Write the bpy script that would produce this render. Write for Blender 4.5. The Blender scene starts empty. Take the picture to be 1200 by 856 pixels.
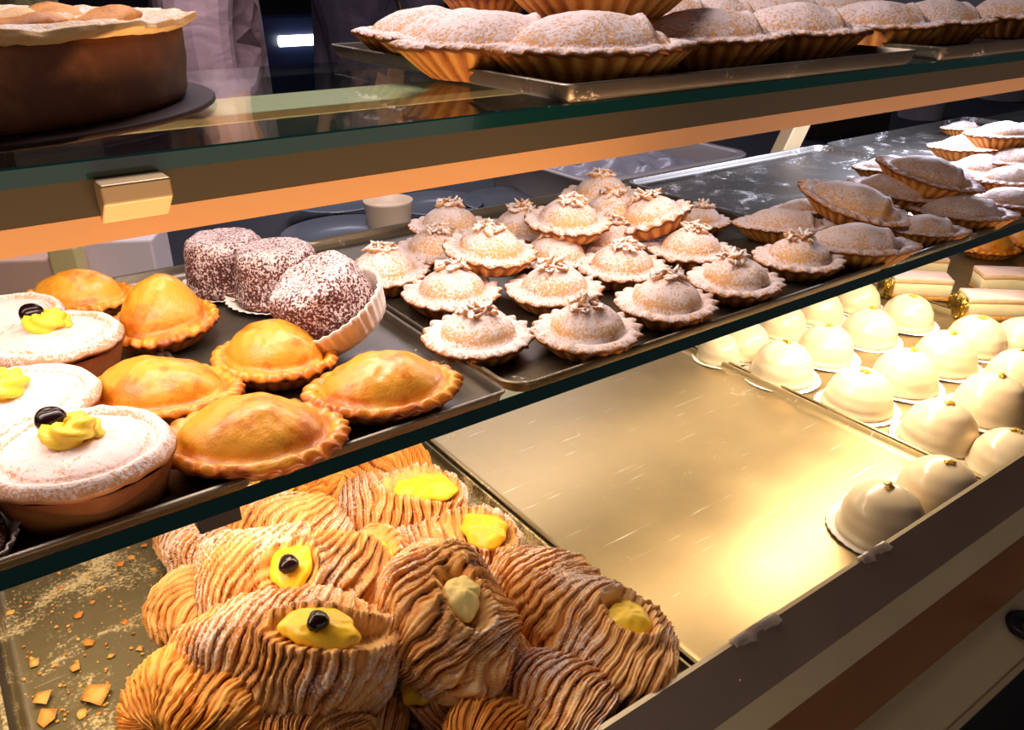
import bpy, math, random
import numpy as np
from mathutils import Vector, Matrix, noise as mnoise
random.seed(7)
PI = math.pi
C = bpy.context.scene.collection
CAMZ = 1.35
F, PITCH, YAW = 952.0, math.atan(470/952), math.radians(35.6)
HEAD = Vector((math.sin(YAW), math.cos(YAW), 0)); RIGHT = Vector((math.cos(YAW), -math.sin(YAW), 0))

# ---------- turning a photo point into a place on a real surface ----------
def ray(px, py):
    f = HEAD*math.cos(PITCH) + Vector((0, 0, -math.sin(PITCH))); u = HEAD*math.sin(PITCH) + Vector((0, 0, math.cos(PITCH)))
    return RIGHT*(px-600) + u*(428-py) + f*F
def onz(px, py, z):      # z in world metres
    d = ray(px, py); t = (z-CAMZ)/d.z; return Vector((d.x*t, d.y*t, z))
def ony(px, py, y):
    d = ray(px, py); t = y/d.y; return Vector((d.x*t, y, CAMZ+d.z*t))

# levels
LOW, MID, UP = CAMZ-.46, CAMZ-.252, CAMZ-.069

# ---------- materials ----------
def lin(h):
    h = h.lstrip('#'); c = [int(h[i:i+2], 16)/255 for i in (0, 2, 4)]
    return tuple((x/12.92 if x <= .04045 else ((x+.055)/1.055)**2.4) for x in c) + (1,)
class NT:
    def __init__(s, name):
        s.m = bpy.data.materials.new(name); s.m.use_nodes = True; s.t = s.m.node_tree; s.n = s.t.nodes; s.l = s.t.links
        s.b = s.n['Principled BSDF']; s.out = s.n['Material Output']
    def node(s, typ, **kw):
        n = s.n.new(typ)
        for k, v in kw.items(): setattr(n, k, v)
        return n
    def link(s, a, b): s.l.new(a, b)
    def val(s, sock, v):
        if isinstance(v, bpy.types.NodeSocket): s.l.new(v, sock)
        else: sock.default_value = v
    def math(s, op, a, b=0.0, c=None, clamp=False):
        n = s.node('ShaderNodeMath', operation=op, use_clamp=clamp); s.val(n.inputs[0], a); s.val(n.inputs[1], b)
        if c is not None: s.val(n.inputs[2], c)
        return n.outputs[0]
    def mix(s, f, a, b):
        n = s.node('ShaderNodeMix', data_type='RGBA'); s.val(n.inputs[0], f); s.val(n.inputs[6], a); s.val(n.inputs[7], b); return n.outputs[2]
    def coord(s):
        tc = s.node('ShaderNodeTexCoord'); oi = s.node('ShaderNodeObjectInfo')
        v = s.node('ShaderNodeVectorMath', operation='MULTIPLY_ADD'); s.link(oi.outputs['Random'], v.inputs[0]); v.inputs[1].default_value = (3.1, 5.7, 2.3); s.link(tc.outputs['Object'], v.inputs[2])
        return v.outputs[0]
    def noise(s, vec, scale, detail=3, rough=.55, dist=0):
        n = s.node('ShaderNodeTexNoise'); n.inputs['Scale'].default_value = scale; n.inputs['Detail'].default_value = detail
        n.inputs['Roughness'].default_value = rough; n.inputs['Distortion'].default_value = dist; s.link(vec, n.inputs['Vector']); return n.outputs['Fac']
    def step(s, v, a, b):
        n = s.node('ShaderNodeMapRange', interpolation_type='SMOOTHSTEP'); s.val(n.inputs[0], v); n.inputs[1].default_value = a; n.inputs[2].default_value = b; return n.outputs[0]
    def attr(s, name): n = s.node('ShaderNodeAttribute', attribute_name=name); return n.outputs['Fac']
    def nz(s): 
        g = s.node('ShaderNodeNewGeometry'); x = s.node('ShaderNodeSeparateXYZ'); s.link(g.outputs['Normal'], x.inputs[0]); return x.outputs[2]
    def bump(s, h, strength=.3, dist=.001):
        b = s.node('ShaderNodeBump'); b.inputs['Strength'].default_value = strength; b.inputs['Distance'].default_value = dist; s.link(h, b.inputs['Height']); s.link(b.outputs[0], s.b.inputs['Normal'])

def simple(name, col, rough=.5, metal=0, spec=.5, nscale=0, namp=.15, **kw):
    t = NT(name); c = lin(col)
    if nscale:
        v = t.noise(t.coord(), nscale, 4); d = tuple(x*(1-namp*2) for x in c[:3])+(1,)
        t.link(t.mix(t.step(v, .3, .7), d, c), t.b.inputs['Base Color'])
    else: t.b.inputs['Base Color'].default_value = c
    t.b.inputs['Roughness'].default_value = rough; t.b.inputs['Metallic'].default_value = metal; t.b.inputs['Specular IOR Level'].default_value = spec
    for k, v in kw.items(): t.b.inputs[k.replace('_', ' ')].default_value = v
    return t.m

def dusted(name, pale, mid, dark, dust=.5, speck=1.0, sugar='#f3e4dc', rough=.6, nzw=.9, scale=520, bumpd=.0012, gloss=None, tvar=1.2):
    """baked crust: colour from the 'tone' attribute, dusted with icing sugar where the surface looks up"""
    t = NT(name); co = t.coord()
    tone = t.math('ADD', t.attr('tone'), t.math('MULTIPLY', t.math('SUBTRACT', t.noise(co, 45, 5, .65), .5), tvar))
    c = t.mix(t.step(tone, .1, .55), lin(pale), lin(mid)); c = t.mix(t.step(tone, .55, 1.0), c, lin(dark))
    fine = t.noise(co, scale, 3, .7); broad = t.noise(co, 60, 2)
    v = t.math('MULTIPLY', t.nz(), nzw)
    v = t.math('ADD', v, t.math('MULTIPLY', t.math('SUBTRACT', fine, .5), speck*4.2))
    v = t.math('ADD', v, t.math('MULTIPLY', t.math('SUBTRACT', broad, .5), .9))
    v = t.math('ADD', v, t.attr('dust')); v = t.math('ADD', v, dust-1.0)
    f = t.step(v, .0, .42)
    t.link(t.mix(f, c, lin(sugar)), t.b.inputs['Base Color'])
    r = t.node('ShaderNodeMapRange'); t.val(r.inputs[0], f); r.inputs[3].default_value = rough; r.inputs[4].default_value = .95; t.link(r.outputs[0], t.b.inputs['Roughness'])
    t.b.inputs['Specular IOR Level'].default_value = .35
    h = t.math('ADD', t.math('MULTIPLY', f, .6), t.math('MULTIPLY', fine, .7)); t.bump(h, .55, bumpd)
    if gloss: t.b.inputs['Coat Weight'].default_value = gloss; t.b.inputs['Coat Roughness'].default_value = .3
    return t.m

def metal(name, col, rough=.35, metallic=.85, dust=0, dustcol='#e8dcc8', dscale=25, scratch=.3, crumbs=False):
    t = NT(name); tc = t.node('ShaderNodeTexCoord'); co = tc.outputs['Object']; c = lin(col)
    n1 = t.noise(co, 6, 5, .6); d = tuple(x*.8 for x in c[:3])+(1,)
    base = t.mix(t.step(n1, .3, .7), d, c)
    mp = t.node('ShaderNodeMapping'); mp.inputs['Scale'].default_value = (10, 240, 60); mp.inputs['Rotation'].default_value = (0, 0, .7); t.link(co, mp.inputs[0])
    s = t.step(t.noise(mp.outputs[0], 1.0, 3), .66, .74)
    base = t.mix(t.math('MULTIPLY', s, scratch), base, (1, .95, .85, 1))
    f = None
    if dust:
        a = t.noise(co, dscale, 5, .65, 1.5); b = t.noise(co, 420, 3, .7)
        f = t.step(t.math('ADD', t.math('MULTIPLY', a, 1.3), t.math('MULTIPLY', b, .9)), 1.42-dust, 1.62-dust)
        base = t.mix(f, base, lin(dustcol))
        t.val(t.b.inputs['Metallic'], t.math('MULTIPLY', t.math('SUBTRACT', 1.0, f), metallic))
    else: t.b.inputs['Metallic'].default_value = metallic
    t.link(base, t.b.inputs['Base Color'])
    rr = t.math('ADD', t.math('MULTIPLY', n1, .25), rough-.12)
    if f is not None: rr = t.math('ADD', rr, t.math('MULTIPLY', f, .4))
    t.val(t.b.inputs['Roughness'], rr)
    t.bump(n1, .08, .002)
    return t.m

M = {}
M['mini_shell'] = dusted('mini pie shell', '#dc9a4c', '#b5682a', '#5a2712', dust=.12)
M['mini_lid'] = dusted('sugared shortcrust', '#e6b070', '#d49350', '#7a3f1c', dust=.60, speck=.7, sugar='#efdcd8')
M['boat_shell'] = dusted('boat pastry shell', '#e2a24e', '#bd6f28', '#552410', dust=.1)
M['boat_lid'] = dusted('sugared boat lid', '#e3a868', '#cf8d4e', '#7c4420', dust=.66, speck=.7, sugar='#e6d3d0')
M['gold_shell'] = dusted('golden crust', '#d08a3c', '#b06424', '#5c2812', dust=-.55, rough=.5, speck=.4)
M['gold_lid'] = dusted('egg washed crust', '#e89c2c', '#cf700e', '#8a380a', dust=-.75, rough=.36, gloss=.5, tvar=2.6, speck=.4)
M['tart_side'] = dusted('tart side', '#b8743a', '#96552a', '#5a2c18', dust=-.45, speck=.5)
M['tart_lid'] = dusted('sugared tart lid', '#e0b088', '#d09c70', '#a06a44', dust=.66, speck=.65, sugar='#efd9d4')
M['choc'] = dusted('sugared chocolate sponge', '#6a2f22', '#4e2018', '#2c100c', dust=.93, speck=1.25, nzw=.55, scale=520, sugar='#e2c8c6', bumpd=.002)
M['horn'] = dusted('laminated pastry', '#efbb74', '#d88c42', '#6c3010', dust=.56, speck=.8, sugar='#f0d4c8', rough=.5, nzw=.5, scale=480, bumpd=.0015)
M['horn_orange'] = dusted('laminated pastry unsugared', '#f2b45c', '#dc8a30', '#7c380e', dust=-.02, speck=.7, sugar='#e8c8a8', rough=.42, nzw=.5, scale=480, bumpd=.0015)
M['cake_side'] = dusted('cake side crust', '#9c6238', '#74432a', '#46241a', dust=-.3, speck=.8)
M['cake_top'] = dusted('cake top crust', '#f2c78c', '#e09a50', '#9a4a20', dust=.25, speck=.4)
M['custard'] = simple('custard cream', '#fbc92e', .4, nscale=90, namp=.08, Subsurface_Weight=.15)
M['cream_pale'] = simple('pale custard cream', '#fbe08a', .5, nscale=90, namp=.12)
M['custard_swirl'] = simple('piped custard', '#ffd43e', .35, nscale=120, namp=.04, Subsurface_Weight=.2)
M['cherry'] = simple('dark cherry', '#1c0708', .2)
M['nut'] = dusted('chopped nuts', '#e6b478', '#cf8f50', '#8a5024', dust=.85, speck=.6)
def mk_paper():
    t = NT('pleated paper'); t.b.inputs['Base Color'].default_value = lin('#efe2d6'); t.b.inputs['Roughness'].default_value = .8; return t.m
M['paper'] = mk_paper()
M['doily'] = simple('doily paper', '#f6ece4', .8)
M['glaze'] = simple('white glaze', '#e2d0ae', .3, nscale=30, namp=.02, Subsurface_Weight=.1, Coat_Weight=.3)
M['zest'] = simple('candied zest', '#e9b93a', .4, nscale=200, namp=.2)
M['tray_mid'] = metal('mid tray metal', '#7c7264', .40, .8, dust=.10, dscale=22)
M['tray_dusty'] = metal('sugar dusted tray metal', '#77716a', .42, .8, dust=.24, dscale=14, dustcol='#dcd6d4')
M['tray_plain'] = metal('plain tray metal', '#6e604c', .42, .85, dust=.06, dscale=12)
M['tray_gold'] = metal('gold toned tray', '#b29c72', .38, .85, dust=.09, dscale=9, scratch=.6)
M['tray_crumb'] = metal('crumb covered tray', '#80714e', .42, .75, dust=.30, dscale=11, dustcol='#cfb988')
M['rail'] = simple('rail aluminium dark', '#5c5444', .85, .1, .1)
M['rail_face'] = simple('rail lit face', '#c99c70', .85, .0, .1)  # paler and warmer than the bar: light from below put into the colour
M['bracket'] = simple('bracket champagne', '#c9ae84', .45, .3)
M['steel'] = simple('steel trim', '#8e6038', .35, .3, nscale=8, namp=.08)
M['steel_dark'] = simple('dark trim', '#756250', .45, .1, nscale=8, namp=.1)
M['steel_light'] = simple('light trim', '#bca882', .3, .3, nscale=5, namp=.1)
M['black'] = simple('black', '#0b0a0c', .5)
M['navy'] = simple('navy dark', '#0b0d1c', .7)
def glass_top():
    t = NT('shelf glass'); tr = t.node('ShaderNodeBsdfTransparent'); tr.inputs[0].default_value = (.91, .965, .94, 1)
    gl = t.node('ShaderNodeBsdfGlossy'); gl.inputs['Roughness'].default_value = .03; gl.inputs[0].default_value = (.9, .95, .93, 1)
    fr = t.node('ShaderNodeLayerWeight'); fr.inputs[0].default_value = .5; ff = t.math('MULTIPLY_ADD', t.math('POWER', fr.outputs['Facing'], 5.0), .55, .03)
    mx = t.node('ShaderNodeMixShader'); t.link(ff, mx.inputs[0]); t.link(tr.outputs[0], mx.inputs[1]); t.link(gl.outputs[0], mx.inputs[2]); t.link(mx.outputs[0], t.out.inputs[0]); return t.m
M['glass'] = glass_top()
M['glass_edge'] = simple('glass edge teal', '#063a36', .12, 0, .6, Coat_Weight=.5)

# ---------- mesh building ----------
class MB:
    def __init__(s): s.v = []; s.f = []; s.tone = []; s.dust = []; s.mi = []
    def verts(s, P, tone=0, dust=0):
        b = len(s.v); P = np.asarray(P, float).reshape(-1, 3); n = len(P); s.v.extend(P.tolist())
        s.tone.extend(np.broadcast_to(np.asarray(tone, float).reshape(-1), (n,)).tolist() if np.size(tone) in (1, n) else None)
        s.dust.extend(np.broadcast_to(np.asarray(dust, float).reshape(-1), (n,)).tolist()); return b
    def grid(s, P, tone=0, dust=0, wrap=True, capa=False, capb=False, mi=0):
        """P (rows, cols, 3); columns wrap round"""
        P = np.asarray(P, float); R, K = P.shape[:2]
        t = np.broadcast_to(np.asarray(tone, float), (R, K)); d = np.broadcast_to(np.asarray(dust, float), (R, K)); b = s.verts(P, t, d)
        for i in range(R-1):
            for j in range(K if wrap else K-1):
                k = (j+1) % K; s.f.append((b+i*K+j, b+i*K+k, b+(i+1)*K+k, b+(i+1)*K+j)); s.mi.append(mi)
        for flag, row in ((capa, 0), (capb, R-1)):
            if flag:
                c = s.verts(P[row].mean(0), float(t[row].mean()), float(d[row].mean()))
                for j in range(K):
                    k = (j+1) % K; a, e = b+row*K+j, b+row*K+k; s.f.append((c, e, a) if row == 0 else (c, a, e)); s.mi.append(mi)
    def box(s, lo, hi, mi=0, R=None, o=(0, 0, 0)):
        b = len(s.v); P = [(x, y, z) for x in (lo[0], hi[0]) for y in (lo[1], hi[1]) for z in (lo[2], hi[2])]
        if R is not None: P = [tuple(R @ Vector(p) + Vector(o)) for p in P]
        s.verts(P)
        for q in ((0, 1, 3, 2), (4, 6, 7, 5), (0, 4, 5, 1), (2, 3, 7, 6), (0, 2, 6, 4), (1, 5, 7, 3)): s.f.append(tuple(b+i for i in q)); s.mi.append(mi)
    def prism(s, prof, x0, x1, mi=0):
        """closed (y,z) profile extruded along x"""
        n = len(prof); b = s.verts([(x0, y, z) for y, z in prof]+[(x1, y, z) for y, z in prof])
        for i in range(n): j = (i+1) % n; s.f.append((b+i, b+j, b+n+j, b+n+i)); s.mi.append(mi if np.isscalar(mi) else mi[i])
        m = mi if np.isscalar(mi) else mi[0]
        s.f.append(tuple(b+i for i in reversed(range(n)))); s.mi.append(m); s.f.append(tuple(b+n+i for i in range(n))); s.mi.append(m)
    def build(s, name, mats, parent=None, loc=None, smooth=True, bevel=0, fixn=True):
        me = bpy.data.meshes.new(name); me.from_pydata(s.v, [], s.f)
        for k, a in (('tone', s.tone), ('dust', s.dust)):
            at = me.attributes.new(k, 'FLOAT', 'POINT'); at.data.foreach_set('value', a)
        for m in (mats if isinstance(mats, (list, tuple)) else [mats]): me.materials.append(m)
        me.polygons.foreach_set('material_index', s.mi)
        me.polygons.foreach_set('use_smooth', [smooth]*len(s.f))
        if fixn:
            import bmesh
            bm = bmesh.new(); bm.from_mesh(me); bmesh.ops.recalc_face_normals(bm, faces=bm.faces); bm.to_mesh(me); bm.free()
        me.update(); o = bpy.data.objects.new(name, me); C.objects.link(o)
        if parent: o.parent = parent
        if loc is not None: o.location = loc
        if bevel:
            md = o.modifiers.new('bevel', 'BEVEL'); md.width = bevel; md.segments = 2; md.limit_method = 'ANGLE'
        return o
def tag(o, label, cat, group=None):
    o['label'] = label; o['category'] = cat
    if group: o['group'] = group
    return o
def struct(o): o['kind'] = 'structure'; return o
def empty(name, loc=(0, 0, 0), rot=(0, 0, 0)):
    o = bpy.data.objects.new(name, None); o.empty_display_size = .02; C.objects.link(o); o.location = loc; o.rotation_euler = rot; return o
def copy_tree(o, parent=None):
    c = o.copy(); C.objects.link(c); c.parent = parent
    for ch in o.children: copy_tree(ch, c)
    return c
def N3(P, scale, seed=0):
    off = Vector((seed*3.7, seed*1.3, seed*7.1)); sh = P.shape[:-1]; Q = P.reshape(-1, 3)
    return np.array([mnoise.noise(Vector(p)*scale+off) for p in Q.tolist()]).reshape(sh)
def vnoise(a, scale, seed): return np.array([mnoise.noise(Vector((x*scale, seed*5.3, seed*1.7))) for x in a])

# ---------- pastry kinds ----------
def outline(th, a, b, p, asym=0):
    s = np.sin(th); x = a*np.cos(th); y = b*np.sign(s)*np.abs(s)**p; return x, y
def pie(root, a, b, p, h, bot, nfl, famp, dome, df, ruffle, mshell, mlid, seed=1, crease=False, dust=0, steep=.7, flange=.0012, names=('shell', 'lid'), lump=.0012, tilt_t=.0, groove=False):
    K = nfl*8 if nfl else 96
    th = np.linspace(0, 2*PI, K, endpoint=False); ph = th*nfl if nfl else th*0
    wob = 1+.02*vnoise(np.cos(th)*2+np.sin(th), 1.3, seed)
    ox, oy = outline(th, a, b, p)
    # outward direction approx = radial
    L = np.hypot(ox, oy)+1e-9; ux, uy = ox/L, oy/L
    rows, tn, du = [], [], []
    for s in list(np.linspace(0, 1, 9)):
        k = bot+(1-bot)*s**.85; fl = famp*(.35+.65*s)*np.cos(ph) if nfl else 0
        R = [(ox*k*wob)+ux*fl, (oy*k*wob)+uy*fl, np.full(K, h*s)]; rows.append(np.stack(R, -1))
        tn.append(np.zeros(K)+.28-(.3*np.cos(ph) if nfl else 0)+.45*(s**5)+.25*(1-s)**4); du.append(np.full(K, -.15*np.ones(K)*(1-s)))  # flute valleys toned darker than ridges, shade put into the colour
    m = MB(); m.grid(rows, np.array(tn), np.array(du), capa=True); sh = m.build(names[0], mshell, root)
    rows, tn, du = [], [], []
    rr = np.concatenate([np.linspace(.03, df, 20), np.linspace(df, 1.03, 8)[1:], [1.035, .98]])
    for i, r in enumerate(rr):
        last = i >= len(rr)-2
        fl = famp*np.cos(ph)*min(1, max(0, (r-df)/(1-df+1e-6)))*1.15 if nfl else 0
        x = ox*r*wob+ux*fl; y = oy*r*wob+uy*fl
        if r < df: z = h+dome*np.maximum(0, 1-(r/df)**2)**steep+flange
        else:
            q = (r-df)/(1.03-df); z = h+flange*(1+1.6*math.sin(q*PI)) + (ruffle*np.cos(ph+.8)*q if nfl else ruffle*q*vnoise(th, 5, seed+3))
            z = z + .0016*vnoise(th, 3.1, seed+9)*q
        if groove and r < df: z = z - .0015*math.exp(-((r/df-.72)/.05)**2)
        if i == len(rr)-2: z = z-.0018
        if i == len(rr)-1: z = z-.004
        z = z*np.ones(K)
        if crease:    # a pressed fold near one pointed end
            cx = x/a; z = z+.0028*np.exp(-((cx-.48)/.06)**2)*np.maximum(0, 1-(r)**4) - .003*np.exp(-((cx-.60)/.05)**2)*(1-min(1, r)**4)
        P = np.stack([x, y, z], -1)
        n = N3(P, 55, seed)*lump*1.6*min(1, 1.3-r)+N3(P, 180, seed+2)*lump*.4; P[:, 2] += n
        P[:, 2] += tilt_t*P[:, 0]
        rows.append(P)
        base = .12+.25*np.exp(-((r-.45)/.3)**2)*0; q = max(0, (r-df)/(1.03-df))
        tn.append(np.full(K, base+.55*q**3+.22*math.exp(-((r-df)/.05)**2)+(.5 if last else 0)))
        du.append(np.full(K, dust-(.8 if last else 0)))
    m = MB(); m.grid(rows, np.array(tn), np.array(du), capa=True, capb=False); lid = m.build(names[1], mlid, root)
    return sh, lid

def flakes(mb, n, R, H, size, seed, centre=(0, 0, 0)):
    rnd = random.Random(seed)
    for _ in range(n):
        r = R*math.sqrt(rnd.random()); t = rnd.random()*2*PI; z = H*(1-(r/R)**2)*rnd.uniform(.2, 1)
        q = Matrix.Rotation(rnd.uniform(0, PI), 3, 'Z') @ Matrix.Rotation(rnd.uniform(-1, 1), 3, 'X') @ Matrix.Rotation(rnd.uniform(-.9, .9), 3, 'Y')
        s = size*rnd.uniform(.6, 1.3)
        K = 6; rows = []
        for u in (-1, -.6, 0, .6, 1):
            w = (1-u*u)**.5*.42+.05; rows.append([tuple(q @ Vector((s*u, s*w*math.cos(k*2*PI/K), s*w*.6*math.sin(k*2*PI/K)+s*.3*u*u)) + Vector((centre[0]+r*math.cos(t), centre[1]+r*math.sin(t), centre[2]+z))) for k in range(K)])
        mb.grid(rows, rnd.uniform(0, .8), 0, capa=True, capb=True)

def make_mini(seed):
    r = empty('ricotta_pie')
    pie(r, .038, .038, 1, .0135, .68, 18, .0015, .019, .72, .0014, M['mini_shell'], M['mini_lid'], seed=seed, names=('pie_shell', 'pie_lid'), dust=.05, steep=.62)
    m = MB(); flakes(m, 30, .0125, .006, .0050, seed, (random.uniform(-.003, .003), random.uniform(-.003, .003), .0335)); m.build('nut_topping', M['nut'], r)
    return r
def make_boat(seed, a=.058, b=.035):
    r = empty('boat_pastry')
    pie(r, a, b, 1.3,   .019, .62, 30, .0013, .018, .8, .0009, M['boat_shell'], M['boat_lid'], seed=seed, crease=True, names=('pastry_shell', 'pastry_lid'), dust=0, steep=.75)
    return r
def make_gold(seed, a, b, dome=.024, p=1.12):
    r = empty('golden_pastry')
    pie(r, a, b, p, .013, .62, 26, .0007, dome, .80, .0012, M['gold_shell'], M['gold_lid'], seed=seed, names=('pastry_shell', 'pastry_lid'), steep=.66, lump=.0016, flange=.002)
    return r
def make_tart(seed, a=.047, b=.042, swirl=True, cherry=True, h=.024):
    r = empty('custard_tart')
    pie(r, a, b, 1, h, .82, 0, 0, .009, .80, .001, M['tart_side'], M['tart_lid'], seed=seed, names=('tart_shell', 'tart_lid'), dust=.05, steep=.4, flange=.0035, lump=.0016, groove=False)
    ztop = h+.011
    if swirl:   # a piped curl: a twisted ridged rope lying in a ring
        m = MB(); rows = []; n = 70; K = 20
        for i in range(n):
            u = i/(n-1); t = u*2*PI*1.35; R = .0105*(1-.55*u); c = Vector((R*math.cos(t), R*math.sin(t), ztop+.002+.007*u)); rad = .0062*(math.sin(PI*min(1, max(.0, .06+.9*u)))**.45)
            o = Vector((math.cos(t), math.sin(t), 0))
            rows.append([tuple(c+(o*math.cos(k*2*PI/K)+Vector((0, 0, 1))*math.sin(k*2*PI/K))*rad*(1+.24*math.cos(4*(k*2*PI/K)+t*4.5))) for k in range(K)])
        m.grid(rows, 0, 0, capa=True, capb=True); m.build('custard_swirl', M['custard_swirl'], r)
    if cherry:
        m = MB(); rows = []
        for i in range(13):
            f = i/12*PI; rows.append([tuple(Vector((-.012, .004, ztop+.0095))+Vector((.0076*math.sin(f)*math.cos(k*PI/10)*(1+.08*math.sin(3*k*PI/10)), .0076*math.sin(f)*math.sin(k*PI/10), .0064*math.cos(f)-.0012*math.exp(-(f/.35)**2)))) for k in range(20)])
        m.grid(rows); m.build('cherry', M['cherry'], r)
    return r
def pleated(root, rb, rt, h, n=36, amp=.0011, name='paper_cup', floor=True):
    m = MB(); K = n*4; th = np.linspace(0, 2*PI, K, endpoint=False); z8 = .0004
    rows = []
    for s in np.linspace(0, 1, 6):
        R = rb+(rt-rb)*s+amp*np.cos(th*n)*(.3+.7*s); rows.append(np.stack([R*np.cos(th), R*np.sin(th), np.full(K, z8+h*s)], -1))
    for s in np.linspace(1, 0, 6):
        R = rb+(rt-rb)*s+amp*np.cos(th*n)*(.3+.7*s)-.0006; rows.append(np.stack([R*np.cos(th), R*np.sin(th), np.full(K, z8+h*s+.0004)], -1))
    m.grid(rows, capa=True, capb=True); return m.build(name, M['paper'], root)
def make_choc(seed, cup=(.036, .041, .009), cup_tilt=0):
    r = empty('chocolate_cake')
    m = MB(); rows = []; K = 80; th = np.linspace(0, 2*PI, K, endpoint=False)
    prof = [(.001, .0012), (.030, .0012), (.0345, .003), (.0352, .007), (.0335, .011), (.0338, .02), (.0325, .034), (.0305, .041), (.027, .0455), (.021, .047), (.012, .0465), (.001, .046)]
    pr = []
    for i in range(len(prof)-1):
        for s in (0, .33, .66): pr.append((prof[i][0]*(1-s)+prof[i+1][0]*s, prof[i][1]*(1-s)+prof[i+1][1]*s))
    pr.append(prof[-1])
    for R, z in pr:
        P = np.stack([R*np.cos(th), R*np.sin(th), np.full(K, z)], -1); n = N3(P, 90, seed)*.0016+N3(P, 350, seed)*.0008
        P[:, 0] += n*np.cos(th)*min(1, R/.02); P[:, 1] += n*np.sin(th)*min(1, R/.02); P[:, 2] += n*.6; rows.append(P)
    m.grid(rows, .4, 0, capa=True, capb=True); m.build('sponge', M['choc'], r)
    c = pleated(r, *cup)
    if cup_tilt: c.rotation_euler = (0, cup_tilt, 0)
    return r
def make_dome(seed, zest=True, doily=True):
    r = empty('dome_cake'); K = 64; th = np.linspace(0, 2*PI, K, endpoint=False); m = MB()
    pr = [(.030, .0006), (.0385, .0012), (.0400, .003), (.0388, .0055), (.0372, .0075)]
    for i in range(1, 19):
        f = i/18*PI/2; pr.append((.0372*math.cos(f)**.88 if i < 18 else .0008, .0075+.0385*math.sin(f)))
    rows = []
    for R, z in pr:
        P = np.stack([R*np.cos(th), R*np.sin(th), np.full(K, z)], -1)
        sw = .00035*np.sin(z*520+th*1.0+seed)+N3(P, 30, seed)*.0018
        P[:, 0] += sw*np.cos(th)*min(1, R/.01); P[:, 1] += sw*np.sin(th)*min(1, R/.01); P[:, 2] += N3(P, 40, seed+4)*.0008; rows.append(P)
    m.grid(rows, capa=True, capb=True); m.build('glazed_dome', M['glaze'], r)
    if zest: m = MB(); flakes(m, 7, .004, .002, .0034, seed, (random.uniform(-.003, .003), random.uniform(-.003, .003), .0465)); m.build('zest_topping', M['zest'], r)
    if doily:
        m = MB(); K = 160; th = np.linspace(0, 2*PI, K, endpoint=False); rows = []
        for R, z in ((.02, .0), (.041, 0), (.0465, .0008), (.0465, .0011), (.041, .0004), (.02, .0004)):
            rr = R+(.0012*np.abs(np.cos(th*16)) if R > .045 else 0); rows.append(np.stack([rr*np.cos(th), rr*np.sin(th), z+(.0006*np.sin(th*5+seed) if R > .045 else 0)+th*0], -1))
        m.grid(rows, capa=True, capb=True); m.build('paper_doily', M['doily'], r)
    return r

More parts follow.
